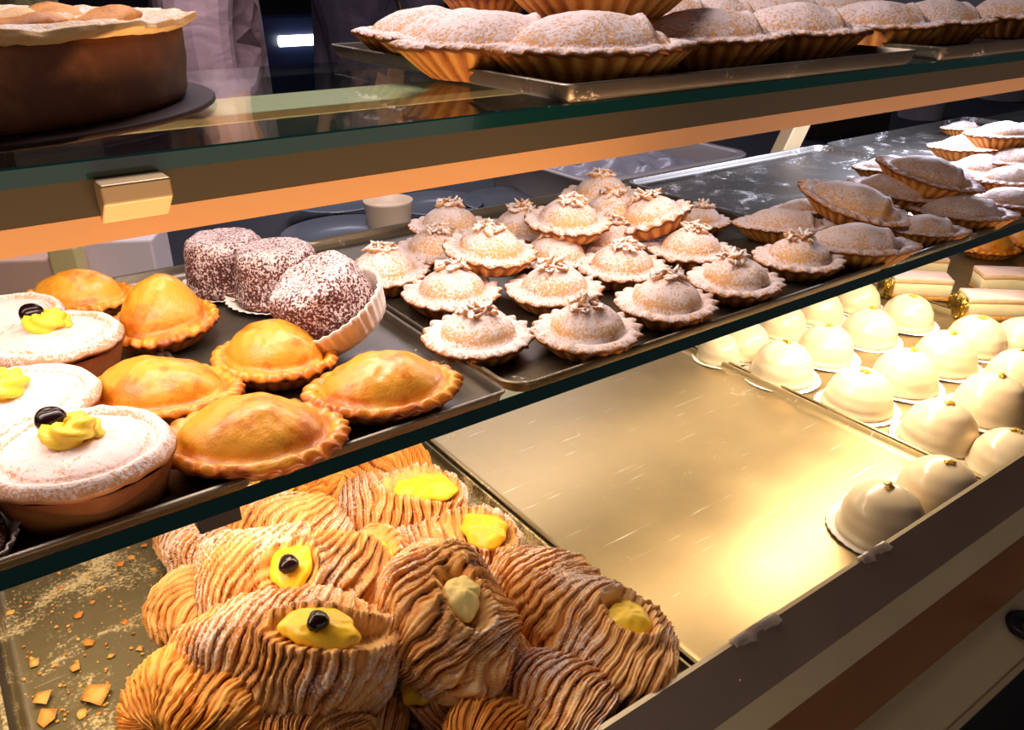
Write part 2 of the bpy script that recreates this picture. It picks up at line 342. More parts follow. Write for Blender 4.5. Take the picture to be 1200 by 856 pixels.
# ---------- laminated pastry horns ----------
def catmull(P, n):
    P = [np.array(p, float) for p in P]; P = [2*P[0]-P[1]]+P+[2*P[-1]-P[-2]]; out = []; k = len(P)-3
    for i in range(n):
        t = i/(n-1)*k; j = min(int(t), k-1); t -= j; a, b, c, d = P[j:j+4]
        out.append(.5*((2*b)+(-a+c)*t+(2*a-5*b+4*c-d)*t*t+(-a+3*b-3*c+d)*t**3))
    return np.array(out)
def horn(pts, seed, label, creams=(), mat='horn', ridges=None, spiral=1.0, squash=.9):
    """pts: (px, py, height above tray, radius). creams: (u, angle, length, width, with cherry, pale)"""
    W = [(*onz(px, py, LOW+h), r) for px, py, h, r in pts]; root = empty('lobster_tail_pastry', (W[len(W)//2][0], W[len(W)//2][1], LOW+.002)); ctr = np.array(root.location)
    n, K = 340, 96; S = catmull(W, n); sp = S[:, :3]-ctr; rad = S[:, 3]
    T = np.gradient(sp, axis=0); ds = np.linalg.norm(T, axis=1, keepdims=True); T /= ds; L = float(ds.sum())
    up = np.array([0, 0, 1.0]); B = np.cross(T, up); B /= np.linalg.norm(B, axis=1, keepdims=True); U = np.cross(B, T)
    u = np.linspace(0, 1, n); end = np.minimum(1, np.minimum(u, 1-u)/.09); end = np.sqrt(np.maximum(0, 1-(1-end)**2))*.93+.07
    th = np.linspace(0, 2*PI, K, endpoint=False)
    nr = (ridges*1.35 if ridges else max(14, L/.0066))
    TH, UU = np.meshgrid(th, u)
    base = sp[:, None, :]+(U[:, None, :]*np.cos(TH)[..., None]*squash+B[:, None, :]*np.sin(TH)[..., None])*(rad*end)[:, None, None]
    warp = N3(base, 30, seed)*1.0+N3(base, 90, seed+5)*.22
    ph = UU*nr+spiral*(-1)**seed*(.5+(seed*.37 % 1)*1.8)*np.sin(TH+seed*.7)+warp
    fr = ph-np.floor(ph); saw = np.where(fr < .78, fr/.78, 1-(fr-.78)/.22)
    layer = N3(np.stack([np.floor(ph)*1.7, np.cos(TH)*1.1, np.sin(TH)*1.1], -1), 1.0, seed+8)
    amp = (.0016+.0024*layer)*np.minimum(1, rad*end/.02)[:, None]
    ph2 = ph*3.1+N3(base, 50, seed+11)*1.7; fr2 = ph2-np.floor(ph2); fr2 = np.where(fr2 < .75, fr2/.75, 1-(fr2-.75)/.25)
    disp = amp*(saw-.5)*1.9+.0022*(fr2-.5)*(1+.8*N3(base, 70, seed+13))+N3(base, 28, seed+3)*.0080*np.minimum(1, rad/.03)[:, None]+N3(base, 260, seed+4)*.0012+N3(base, 130, seed+6)*.0010
    tone = .10+.75*(1-saw)**3+.38*(1-fr2)**1.5+.3*N3(base, 30, seed+21); dust = .5*(saw-.6)+.45*(fr2-.5)+.8*N3(base, 24, seed+31)  # tone darkens the troughs between layers: crevice shade painted in
    for (cu, ca, cl, cw, ch, pale) in creams:
        R0 = float(np.interp(cu, u, rad))
        d = np.sqrt(((UU-cu)*L/cl)**2+((((TH-ca+PI) % (2*PI))-PI)*R0/cw)**2)
        disp += np.where(d < 1, -.010*np.minimum(1, (1-d)*3), 0)+.004*np.exp(-((d-1.12)/.16)**2)
        tone = np.where(d < 1, .2, tone); dust = np.where(d < 1, -1, dust)
    nrm = (U[:, None, :]*np.cos(TH)[..., None]+B[:, None, :]*np.sin(TH)[..., None])
    P = base+nrm*disp[..., None]+T[:, None, :]*(amp*(saw-.3)*.8)[..., None]
    P[..., 2] = np.maximum(P[..., 2], .0008+.001*np.abs(np.sin(UU*40)))
    m = MB(); m.grid(P, np.clip(tone, 0, 1), dust, capa=True, capb=True); m.build('pastry_body', M[mat], root)
    for (cu, ca, cl, cw, ch, pale) in creams:
        i = int(cu*(n-1)); r0 = rad[i]; nn = U[i]*math.cos(ca)+B[i]*math.sin(ca); t = T[i]; s = np.cross(nn, t); c = sp[i]+nn*(r0*(.96 if abs(math.cos(ca)) < .5 else .90)-.006)
        m = MB(); rows = []
        for a in range(17):
            f = a/16*PI*.62; row = []
            for k in range(48):
                g = k/48*2*PI; w = 1+.12*math.sin(2*g+seed)+.07*math.sin(3*g+seed*3)+.04*math.sin(7*g+seed)
                p = c+t*cl*.93*w*math.sin(f)*math.cos(g)+s*cw*.93*w*math.sin(f)*math.sin(g)+nn*(.0075*math.cos(f)); row.append(p)
            rows.append(row)
        P = np.array(rows); nz = N3(P, 85, seed)*.0028+N3(P, 260, seed)*.0012; P = P+nn*nz[..., None]
        m.grid(P, capa=True); cr = m.build('custard_filling', M['cream_pale' if pale else 'custard'], root)
        if ch:
            m = MB(); rows = []; cc = c+nn*.0095
            for a in range(11):
                f = a/10*PI; rows.append([cc+t*.0068*math.sin(f)*math.cos(k*PI/9)*(1+.1*math.cos(3*k*PI/9))+s*.0068*math.sin(f)*math.sin(k*PI/9)+nn*.005*math.cos(f) for k in range(18)])
            P = np.array(rows); P += (N3(P, 500, seed)*.0006)[..., None]; m.grid(P, capa=True, capb=True); m.build('cherry', M['cherry'], root)
    return tag(root, label, 'pastry', 'lobster tail pastries heaped on the left lower tray')

# ---------- trays and display case ----------
def rrect(x0, y0, x1, y1, r, inset, k=6):
    x0 += inset; y0 += inset; x1 -= inset; y1 -= inset; r = max(.001, r-inset); out = []
    for cx, cy, a0 in ((x1-r, y0+r, -90), (x1-r, y1-r, 0), (x0+r, y1-r, 90), (x0+r, y0+r, 180)):
        for i in range(k+1): a = math.radians(a0+90*i/k); out.append((cx+r*math.cos(a), cy+r*math.sin(a)))
    return out
def tray(name, x0, y0, x1, y1, z, mat, label, h=.0105, r=.02, rot=0):
    cx, cy = (x0+x1)/2, (y0+y1)/2; a, b = (x1-x0)/2, (y1-y0)/2; m = MB(); rows = []
    for ins, zz in ((.05, .0012), (.014, .0012), (.010, .0012), (.0062, .0025), (.0045, .0055), (.0035, h-.0012), (.0026, h), (.0006, h), (0, h-.0007), (.0003, h-.0020), (.0022, h-.0022), (.0035, .003), (.007, .0002), (.010, 0), (.05, 0)):
        rows.append([(x, y, zz) for x, y in rrect(-a, -b, a, b, r, ins)])
    m.grid(rows, capa=True, capb=True)
    o = m.build(name, mat, None, (cx, cy, z)); o.rotation_euler[2] = rot
    md = o.modifiers.new('edges', 'EDGE_SPLIT'); md.split_angle = math.radians(50)
    return tag(o, label, 'tray')
FY = .377; UY = .36
X0, X1 = -.55, 2.4
def slab(name, y0, y1, zt, t, x0=X0, x1=X1):
    m = MB(); m.prism([(y0, zt-t), (y1, zt-t), (y1, zt), (y0+.0008, zt), (y0, zt-.0008)], x0, x1, [0, 0, 0, 1, 1]); return m.build(name, [M['glass'], M['glass_edge']], smooth=False)
tag(slab('glass_shelf', UY, .635, UP, .0078), 'upper clear glass shelf with teal front edge, carrying the tall cake', 'shelf')
tag(slab('glass_shelf', FY, .745, MID, .0105), 'middle glass shelf with dark green front edge, under the ricotta pies', 'shelf')
# upper rail: dark front face, pale face leaning under it
r = empty('shelf_rail', (0, UY, UP)); tag(r, 'long champagne metal rail carrying the upper glass shelf', 'rail')
zt = -.0079
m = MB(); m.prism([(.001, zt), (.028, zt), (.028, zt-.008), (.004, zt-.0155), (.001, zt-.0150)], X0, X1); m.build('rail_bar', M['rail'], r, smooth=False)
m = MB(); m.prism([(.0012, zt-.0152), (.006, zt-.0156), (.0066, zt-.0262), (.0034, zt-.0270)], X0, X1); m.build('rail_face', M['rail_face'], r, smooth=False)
r2 = MB(); r2.prism([(.485, UP-.0082), (.55, UP-.0082), (.55, UP-.0135), (.485, UP-.0135)], X0, X1); tag(r2.build('rear_rail', simple('rear rail', '#cfc594', .5), smooth=False, bevel=.001), 'pale rear rail seen through the upper glass shelf', 'rail')
def clamp(px0, px1, y, z, dep, h, name, label, mat):
    a = ony(px0, 228, y).x; b = ony(px1, 218, y).x; m = MB()
    prof = [(y, z), (y-dep, z), (y-dep, z-h*.42), (y, z-h)]
    m.prism(prof, a, b); return tag(m.build(name, mat, smooth=False, bevel=.0008), label, 'bracket')
clamp(112, 192, UY, UP-.0079, .014, .0185, 'shelf_clamp', 'champagne clamp block under the upper shelf, beside the tall cake', M['bracket'])
a = ony(232, 618, FY+.004); b = ony(281, 600, FY+.004); m = MB(); m.prism([(FY+.001, MID-.0107), (FY+.02, MID-.0107), (FY+.02, MID-.02), (FY+.001, MID-.02)], a.x, b.x)
tag(m.build('shelf_clamp', M['steel_dark'], smooth=False, bevel=.0008), 'dark clamp block under the middle shelf, above the lobster tails', 'bracket')
# slanted rear support behind the dusty tray
a = ony(912, 194, .765); m = MB(); Rr = Matrix.Rotation(math.radians(30), 3, 'Y')
m.box((-.017, -.010, -.06), (.017, .012, .13), 0, Rr, (a.x, .765, a.z))
pm = MB(); pm.box((a.x-.045, .757, LOW-.02), (a.x-.015, .775, a.z-.035)); sa_ = m.build('support_arm', M['bracket'], smooth=False, bevel=.002); pm.build('post', M['bracket'], sa_, smooth=False)
tag(sa_, 'slanted champagne support arm behind the sugar-dusted tray', 'support')

# trays
TM = MID+.0004
tray('baking_tray', -.42, .369, .099, .735, TM, M['tray_mid'], r=.006, label= 'leftmost metal tray of the middle shelf, under the custard tarts')
tray('baking_tray', .1005, .369, .262, .735, TM, M['tray_mid'], r=.006, label= 'narrow metal tray under the golden and chocolate pastries')
tray('baking_tray', .265, .369, .693, .735, TM, M['tray_plain'], 'metal tray under the nut-topped ricotta pies')
tray('baking_tray', .697, .369, 1.095, .738, TM, M['tray_dusty'], 'sugar-dusted grey tray under the dim boat pastries')
tray('baking_tray', 1.10, .369, 1.52, .738, TM, M['tray_dusty'], 'far right tray of the middle shelf, under the bluish-lit boat pastries')
UT = UP+.0004
tray('baking_tray', .289, .352, .632, .66, UT, M['tray_mid'], 'metal tray on the upper glass shelf under the sugared pastries', h=.0108, r=.008)
tray('baking_tray', .665, .352, 1.1, .66, UT, M['tray_mid'], 'second tray on the upper shelf, at the right edge of the photo', h=.0108, r=.008)
LT = LOW
tray('baking_tray', -.46, .2435, -.052, .88, LT, M['tray_crumb'], 'tray corner at the far bottom left of the lower level', h=.009, r=.02)
tray('baking_tray', -.048, .2435, .353, .88, LT, M['tray_crumb'], 'crumb-strewn tray under the lobster tail pastries', h=.009, r=.02)
tray('baking_tray', .357, .2435, .756, .88, LT, M['tray_gold'], 'large empty golden tray in the middle of the lower level', h=.009, r=.012)
tray('baking_tray', .760, .2435, 1.16, .88, LT, M['tray_gold'], 'lower tray under the white dome cakes', h=.009, r=.012)
tray('baking_tray', 1.165, .2435, 1.57, .88, LT, M['tray_gold'], 'lower tray under the cream slices at the right', h=.009, r=.012)

# lower case body and front trims: ratio y/depth below camera fixes each line
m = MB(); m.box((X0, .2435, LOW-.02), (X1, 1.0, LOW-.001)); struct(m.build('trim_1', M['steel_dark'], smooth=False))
def zc(d): return CAMZ-d
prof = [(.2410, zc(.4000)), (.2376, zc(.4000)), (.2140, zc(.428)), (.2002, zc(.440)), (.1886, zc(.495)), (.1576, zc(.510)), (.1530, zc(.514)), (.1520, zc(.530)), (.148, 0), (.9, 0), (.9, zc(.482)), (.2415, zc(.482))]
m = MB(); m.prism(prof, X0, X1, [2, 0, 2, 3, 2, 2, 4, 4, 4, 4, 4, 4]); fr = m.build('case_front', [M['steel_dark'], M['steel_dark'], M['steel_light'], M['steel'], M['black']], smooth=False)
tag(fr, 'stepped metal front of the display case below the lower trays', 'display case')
m = MB(); m.box((X0, .1500, zc(.5135)), (X1, .1540, zc(.5110))); m.build('edge_strip', M['steel_light'], fr, smooth=False)
p = onz(1203, 738, zc(.5035)); m = MB(); rows = [[(R*math.cos(k*PI/16), R*math.sin(k*PI/16), z) for k in range(32)] for R, z in ((.017, 0), (.017, .004), (.015, .006), (.012, .006), (.011, .003), (.006, .003), (.005, .0045))]
m.grid(rows, capa=True, capb=True); tag(m.build('lock_knob', M['black'], None, (p.x, p.y, zc(.5020))), 'round dark lock knob on the case front at the right edge', 'knob')
for px, py in ((808, 823), (1187, 622)):
    p = onz(px, py, zc(.47)); m = MB(); m.grid([[(R*math.cos(k*PI/6), R*math.sin(k*PI/6), z) for k in range(12)] for R, z in ((.0012, 0), (.0012, .0005), (.0006, .0008))], capa=True, capb=True)
    o = m.build('screw', M['steel_light'], fr); o.location = (p.x, .2240, zc(.416)); o.scale = (.8, .8, .8); o.rotation_euler = (math.radians(58), 0, 0)

for px, py, L, lab in ((862, 722, .045, 'crumpled strip of clear film on the case lip, nearer the lobster tails'), (1010, 640, .035, 'crumpled strip of clear film on the case lip, below the two lone domes')):
    p = onz(px, py, zc(.40)); m = MB(); n = 30; rows = [[(L*(i/(n-1)-.5), -.0045+.0012*math.sin(i*.4), -.005*abs(math.sin(PI*i/(n-1)))*(1+.4*math.sin(i*.5))), (L*(i/(n-1)-.5), -.001, .0012+.0012*math.sin(i*.33)), (L*(i/(n-1)-.5), .003, .0006)] for i in range(n)]
    m.grid(rows, wrap=False); o = m.build('film_scrap', simple('film scrap', '#8a7a6c', .25), None, (p.x, .2385, zc(.3995))); tag(o, lab, 'film')
# ---------- horns ----------
P_ = 'lobster tail pastry'
horn([(430, 574, .030, .022), (400, 572, .034, .030), (455, 553, .036, .032), (505, 545, .034, .022)], 12, 'orange '+P_+' at the back, partly under the shelf edge', mat='horn_orange')
horn([(300, 592, .030, .022), (335, 590, .038, .030), (375, 598, .036, .022)], 13, P_+' with a cherry, half hidden by the shelf front at the back left', creams=[(.45, .35, .020, .013, True, False)], mat='horn_orange')
horn([(400, 606, .028, .024), (440, 598, .036, .032), (500, 596, .038, .033), (545, 604, .03, .024)], 1, P_+' with a wide open yellow filling, at the back beside the empty tray', creams=[(.66, .15, .026, .018, False, False)])
horn([(192, 628, .018, .013), (225, 642, .026, .023), (262, 660, .03, .028), (300, 668, .03, .025)], 2, P_+' with a narrow tail pointing to the back left')
horn([(285, 600, .040, .025), (320, 612, .050, .032), (365, 628, .050, .031), (402, 650, .036, .022)], 3, 'deeply ridged '+P_+' behind the cherry-topped one', ridges=14)
horn([(462, 640, .024, .020), (510, 640, .03, .027), (570, 642, .034, .030), (608, 655, .026, .02)], 4, P_+' with bright yellow filling behind the two large upright ones', creams=[(.66, .25, .022, .017, False, False)])
horn([(190, 705, .024, .022), (225, 712, .030, .030), (270, 728, .030, .030), (320, 745, .024, .02)], 5, 'small '+P_+' low on the left, below the cherry-topped one')
horn([(440, 645, .026, .022), (445, 680, .034, .03), (440, 715, .032, .028), (430, 745, .022, .02)], 6, P_+' mostly hidden, its yellow filling showing in the middle of the heap', creams=[(.38, .0, .026, .015, False, False)])
horn([(330, 745, .026, .022), (390, 735, .032, .030), (450, 742, .03, .028), (480, 760, .024, .018)], 7, 'flaky '+P_+' squeezed between the two cherry-topped ones', mat='horn_orange')
horn([(243, 690, .052, .026), (290, 680, .062, .037), (350, 682, .066, .040), (415, 688, .062, .037), (455, 692, .05, .024)], 8, P_+' with a glossy cherry in yellow filling, nearest the shelf edge', creams=[(.52, .55, .014, .020, True, False)], ridges=17)
horn([(500, 665, .058, .022), (510, 695, .068, .038), (530, 735, .072, .041), (548, 775, .062, .035), (560, 795, .05, .022)], 9, 'upright '+P_+' with pale filling in the centre of the heap', creams=[(.52, -.15, .017, .014, False, True)], ridges=14)
horn([(490, 842, .022, .02), (515, 820, .03, .030), (560, 800, .034, .034), (600, 765, .03, .028)], 10, 'dark '+P_+' lying under the central upright one', creams=[(.30, .1, .018, .014, False, False)])
horn([(592, 665, .030, .020), (630, 692, .040, .032), (690, 740, .046, .039), (745, 780, .044, .038), (782, 800, .036, .024)], 11, 'long '+P_+' beside the empty golden tray, filling near its front end', creams=[(.66, -.12, .018, .015, False, False)], ridges=19)
horn([(600, 790, .024, .020), (630, 815, .032, .032), (665, 845, .036, .036), (700, 875, .03, .03)], 14, P_+' low between the long one and the case front', ridges=13)
horn([(535, 872, .026, .022), (570, 868, .034, .032), (610, 885, .034, .03)], 15, P_+' cut by the bottom edge of the photo, right of the dark one', mat='horn_orange')
horn([(210, 790, .040, .022), (265, 768, .054, .036), (335, 768, .062, .041), (405, 772, .064, .041), (455, 782, .05, .026)], 16, 'sugary '+P_+' with a dark cherry on a wide yellow filling', creams=[(.68, .25, .028, .015, True, False)], ridges=20)
horn([(172, 880, .02, .018), (185, 838, .032, .028), (222, 812, .046, .031), (262, 842, .046, .03), (280, 885, .03, .022)], 17, 'orange curled '+P_+' at the front left corner of the heap', mat='horn_orange', ridges=18)
horn([(285, 880, .03, .024), (330, 862, .034, .030), (380, 862, .034, .030), (430, 885, .03, .024)], 18, P_+' at the bottom edge, below the sugary cherry-topped one')
horn([(330, 838, .018, .016), (380, 842, .022, .022), (440, 850, .022, .022), (475, 862, .018, .016)], 19, 'dark '+P_+' in the shadow at the bottom of the heap')

# crumbs on the tray
m = MB(); rnd = random.Random(5)
spots = [(115, 815, .012), (55, 843, .010), (105, 755, .007), (50, 820, .009), (92, 722, .005), (140, 662, .005), (155, 655, .005), (118, 690, .004), (147, 730, .004), (70, 690, .004), (12, 718, .005), (165, 760, .004), (130, 770, .004), (88, 785, .006), (40, 778, .006), (180, 668, .004), (95, 838, .005), (170, 640, .004)]
for i in range(240): spots.append((rnd.uniform(0, 260), rnd.uniform(640, 850), rnd.uniform(.0006, .0022)))
for px, py, s in spots:
    c = onz(px, py, LOW+.0016)
    if c.y < .285 or c.y > .86 or c.x < -.04: continue
    k = rnd.randint(4, 7); a0 = rnd.random()*6; pts = [(c.x+s*rnd.uniform(.5, 1)*math.cos(a0+i*2*PI/k), c.y+s*rnd.uniform(.5, 1)*math.sin(a0+i*2*PI/k), c.z+rnd.uniform(0, .35)*s) for i in range(k)]
    b = m.verts(pts+[(x, y, z+.0004) for x, y, z in pts]+[tuple(c+Vector((0, 0, s*.3)))], rnd.uniform(0, .6), -.3)
    for i in range(k): j = (i+1) % k; m.f.append((b+i, b+j, b+k+j, b+k+i)); m.mi.append(0); m.f.append((b+k+i, b+k+j, b+2*k)); m.mi.append(0)
o = m.build('pastry_crumbs', M['horn_orange']); o['kind'] = 'stuff'; tag(o, 'orange pastry flakes scattered on the lower left tray', 'crumbs')

# ---------- helper for placing ----------
def put(o, px, py, base, rim, sa=0, tilt=(0, 0), label='', cat='pastry', group=None, lift=0, scale=1):
    """px,py is the middle of the rim; base the surface the thing stands on"""
    p = onz(px, py, base+lift+rim*scale); o.location = (p.x, p.y, base+lift); o.rotation_euler = (math.radians(tilt[0]), math.radians(tilt[1]), math.radians(sa-35.6)); o.scale = (scale,)*3
    tag(o, label, cat, group); return o
TF = TM+.0014; LF = LT+.0014; UF = UT+.0014

# tarts
g = 'custard tarts at the left of the middle shelf'
put(make_tart(1, .043, .040), 62, 400, TF, .026, 0, label='sugared custard tart with yellow swirl and cherry, behind the other tarts', cat='tart', group=g)
put(make_tart(2, .047, .043, True, False), 12, 478, TF, .026, 60, label='sugared tart with yellow swirl and no cherry, cut by the left edge', cat='tart', group=g)
put(make_tart(3, .046, .041), 92, 533, TF, .026, 0, label='large sugared custard tart with cherry nearest the shelf front', cat='tart', group=g)
put(make_tart(4, .040, .038, False, False), 2, 378, TF, .025, 20, label='plain sugared tart behind the swirl-topped ones at the left edge', cat='tart', group=g)
# golden pastries
g = 'golden glazed pastries on the left of the middle shelf'
def G(seed, a, b, dome, px, py, sa, label, tilt=(0, 0), lift=0): put(make_gold(seed, a, b, dome), px, py, TF, .014, sa, tilt, label, 'pastry', g, lift)
G(1, .045, .033, .022, 92, 350, 0, 'golden oval pastry farthest back, behind the tart with the cherry')
G(2, .037, .042, .034, 192, 378, 0, 'tall round golden pastry in front of the chocolate cakes', lift=.002)
G(3, .050, .034, .022, 187, 460, 0, 'deep golden pointed oval pastry in the middle of the group')
G(4, .042, .034, .026, 322, 420, -14, 'bright orange-gold pastry with wrinkled rim in front of the tilted chocolate cake')
G(5, .052, .038, .022, 296, 512, 6, 'large browned golden pastry nearest the shelf front')
G(6, .048, .036, .022, 450, 455, 14, 'brown golden pastry beside the edge of the ricotta pie tray')
# chocolate cakes
g = 'sugared chocolate cakes'
o = make_choc(1, (.034, .043, .004)); put(o, 266, 312, TF, .020, 0, label='sugared chocolate cake farthest left and back', cat='cake', group=g)
o = make_choc(2, (.034, .044, .005)); put(o, 326, 325, TF, .020, 30, label='sugared chocolate cake in the middle of the three', cat='cake', group=g)
o = make_choc(3, (.036, .042, .020)); put(o, 396, 352, TF, .020, 0, tilt=(12, -24), scale=1.02, lift=.018, label='sugared chocolate cake tilted in its white pleated paper cup', cat='cake', group=g)
o = make_choc(4); put(o, -106, 622, TF, .02, 0, label='dark sugared cake barely showing at the left edge of the shelf front', cat='cake', group=g)

# ricotta pies
protos = [make_mini(s) for s in (1, 2, 3, 4)]
used = set()
def mini(px, py, label, lift=0, tilt=(0, 0), sc=1.0):
    k = random.randrange(4); o = protos[k] if k not in used else copy_tree(protos[k]); used.add(k)
    put(o, px, py, TF, .0145, random.uniform(0, 360), tilt, label, 'pie', 'nut-topped ricotta pies on the middle shelf', lift, sc)
L_ = 'sugared ricotta pie '
for a in [
 (560, 392, L_+'at the front left corner of its tray'), (688, 386, L_+'with golden dome, second from the left in the front row'),
 (781, 354, L_+'third from the left in the front row'), (862, 328, L_+'fourth in the front row, golden patch on its dome'),
 (936, 302, L_+'rightmost of the front row, touching the boat pastries'),
 (530, 342, L_+'behind the front left corner pie'), (650, 338, L_+'in the second row, behind the second front pie'),
 (729, 312, L_+'in the second row, behind the third front pie'), (810, 292, L_+'in the second row, behind the fourth front pie'),
 (450, 318, L_+'standing apart at the left, beside the tilted chocolate cake'),
 (650, 300, L_+'shadowed in the third row below the stacked bright one'), (512, 292, L_+'peeping out left of the bright stacked pie'),
 (716, 282, L_+'in shadow under the two stacked back pies'), (527, 264, L_+'farthest back on the left', .006),
 (705, 228, L_+'highest at the very back centre', .028), (612, 268, L_+'half hidden behind the bright stacked pie', .006),
 (716, 250, L_+'dim, wedged between the two stacked back pies', .018), (820, 258, L_+'small and grey at the back, beside the dusty tray', 0, (0, 0), .8),
 (572, 292, L_+'stacked on top at left, brightest of all', .020, (-6, 4)), (665, 258, L_+'stacked on top in the back, orange fluted shell showing', .026, (4, 0)),
 (768, 253, L_+'stacked on top at right back, tipped to show its orange shell', .022, (6, 18)),
]: mini(*a)

# boat pastries on the middle shelf
boats = [make_boat(s) for s in (1, 2, 3)]; usedb = set()
def boat(px, py, base, label, sa=0, sc=1.0, lift=0, tilt=(0, 0), group='boat pastries at the right of the middle shelf'):
    k = random.randrange(3); o = boats[k] if k not in usedb else copy_tree(boats[k]); usedb.add(k)
    put(o, px, py, base, .020, sa, tilt, label, 'pastry', group, lift, sc); return o
B_ = 'sugared boat pastry '
for a in [
 (1003, 285, TF, B_+'nearest the ricotta pies at the shelf front', -8, .95), (918, 262, TF, B_+'behind the rightmost front ricotta pie', -5, .85),
 (1083, 268, TF, B_+'second from the left along the shelf front', -12, .72), (1128, 248, TF, B_+'third along the shelf front, below the dark gap', -14, .9),
 (1190, 236, TF, B_+'fourth along the shelf front, cut by the right edge', -14, .85), (940, 245, TF, B_+'flat one behind the tilted one', 5, .6),
 (998, 235, TF, B_+'tilted with its fluted side showing, leaning on others', -28, .98, .016, (10, 14)),
 (1047, 222, TF, B_+'dim one, right of the tilted one', -16, .85, .014, (4, 8)), (1085, 203, TF, B_+'dim one lying topmost over the bright one', -20, .95, .030, (6, 12)),
 (1042, 196, TF, B_+'bright white one behind the dim stack', 0, .75, .012), (1132, 172, TF, B_+'bright bluish one with orange flutes, left of the highest', 0, .82, .022),
 (1176, 157, TF, B_+'highest and brightest, at the right edge', 0, .8, .050), (1122, 212, TF, B_+'bluish one just right of the dim stack', -10, .75, .006),
 (1150, 198, TF, B_+'long bluish one in the middle of the bright group', 8, .9, .012), (1188, 210, TF, B_+'pale one under the bright group at right', 0, .85, .010),
 (1198, 188, TF, B_+'bluish one below the highest, cut by the right edge', 0, .85, .024), (1128, 150, TF, B_+'small grey one farthest back at right', 0, .6)]: boat(*a)

# boats on the upper tray
gu = 'sugared pastries on the upper shelf tray'
def ub(px, y, label, sc=1.1, lift=0, sa=10, tilt=(0, 0)):
    k = random.randrange(3); o = copy_tree(boats[k]); p = ony(px, 60, y); o.location = (p.x, y, UF+lift); o.scale = (sc, sc*1.15, sc); o.rotation_euler = (math.radians(tilt[0]), math.radians(tilt[1]), math.radians(sa-35.6)); tag(o, label, 'pastry', gu)
U_ = 'sugared fluted pastry on the upper tray, '
ub(692, .405, U_+'front one nearest the tray corner', 1.12); ub(575, .47, U_+'second from the left, behind the corner one', 1.08); ub(540, .535, U_+'third back along the left side', 1.0)
ub(502, .585, U_+'farthest left at the back', 1.0, sa=-10); ub(826, .425, U_+'second along the front', 1.05); ub(925, .43, U_+'third along the front', 1.05, sa=5)
ub(1020, .43, U_+'fourth along the front, pale brown dome', 1.05, sa=5); ub(1088, .44, U_+'fifth along the front', 1.0)
ub(1178, .43, 'sugared fluted pastry on the second upper tray at the right edge', 1.05)
ub(830, .53, U_+'behind the second front one', 1.0, .004); ub(905, .545, U_+'behind the third front one', 1.0, .006); ub(985, .55, U_+'behind the fourth front one', 1.0, .006)
ub(700, .47, U_+'stacked topmost, orange shell at the photo top', 1.25, .034); ub(770, .53, U_+'dark one right of the stacked one', 1.0, .01)
o = make_gold(21, .035, .028, .018); p = ony(588, 5, .56); o.location = (p.x, .58, UF+.03); o.rotation_euler = (0, 0, -.6); tag(o, 'yellow golden pastry peeping over the sugared ones at the top edge', 'pastry')

# ---------- domes ----------
domes = [make_dome(s) for s in (1, 2, 3)]; usedd = set(); nzd = [0]
def dome(px, py, label, sc=1.0, base=LF):
    k = random.randrange(3); o = domes[k] if k not in usedd else copy_tree(domes[k]); usedd.add(k); nzd[0] += 1
    put(o, px+5, py-2, base+.0004*(nzd[0] % 4), .016, random.uniform(0, 360), (0, 0), label, 'cake', 'white glazed dome cakes with zest', 0, sc)
D_ = 'white glazed dome cake '
for a in [(912, 430, D_+'with small dents, nearest the empty tray under the shelf'), (1002, 464, D_+'in the front column, second from the shelf edge'),
 (1097, 503, D_+'in the front column, third from the shelf edge, gold flake', 1.0), (1178, 538, D_+'cut by the right end of the case front', .95),
 (963, 408, D_+'behind the dented one, with flat zest', .95), (1056, 440, D_+'in the middle of the second column'), (1157, 472, D_+'in the second column near the case front', 1.05),
 (1014, 388, D_+'smooth without visible zest, in the third column', .95), (1103, 418, D_+'plain-topped, in the middle of the third column'),
 (1190, 440, D_+'touching the right edge, third column', .98), (1059, 370, D_+'in front of the left cream slices', .92), (1139, 398, D_+'in front of the right cream slices', .98),
 (868, 403, D_+'half under the shelf edge, left of the dented one', .9), (912, 380, D_+'mostly hidden by the shelf edge, second from left', .88), (955, 364, D_+'mostly hidden by the shelf edge, third from left', .88),
 (1000, 352, D_+'mostly hidden by the shelf edge, beside the gold foil', .88), (838, 412, D_+'collapsed low one at the left corner of the tray', .72),
 (1192, 398, D_+'right of the one before the slices, cut by the edge', .9),
 (1030, 606, D_+'on the empty tray against the case front', .98), (1096, 574, D_+'on the empty tray corner, behind the other one', .98)]: dome(*a)

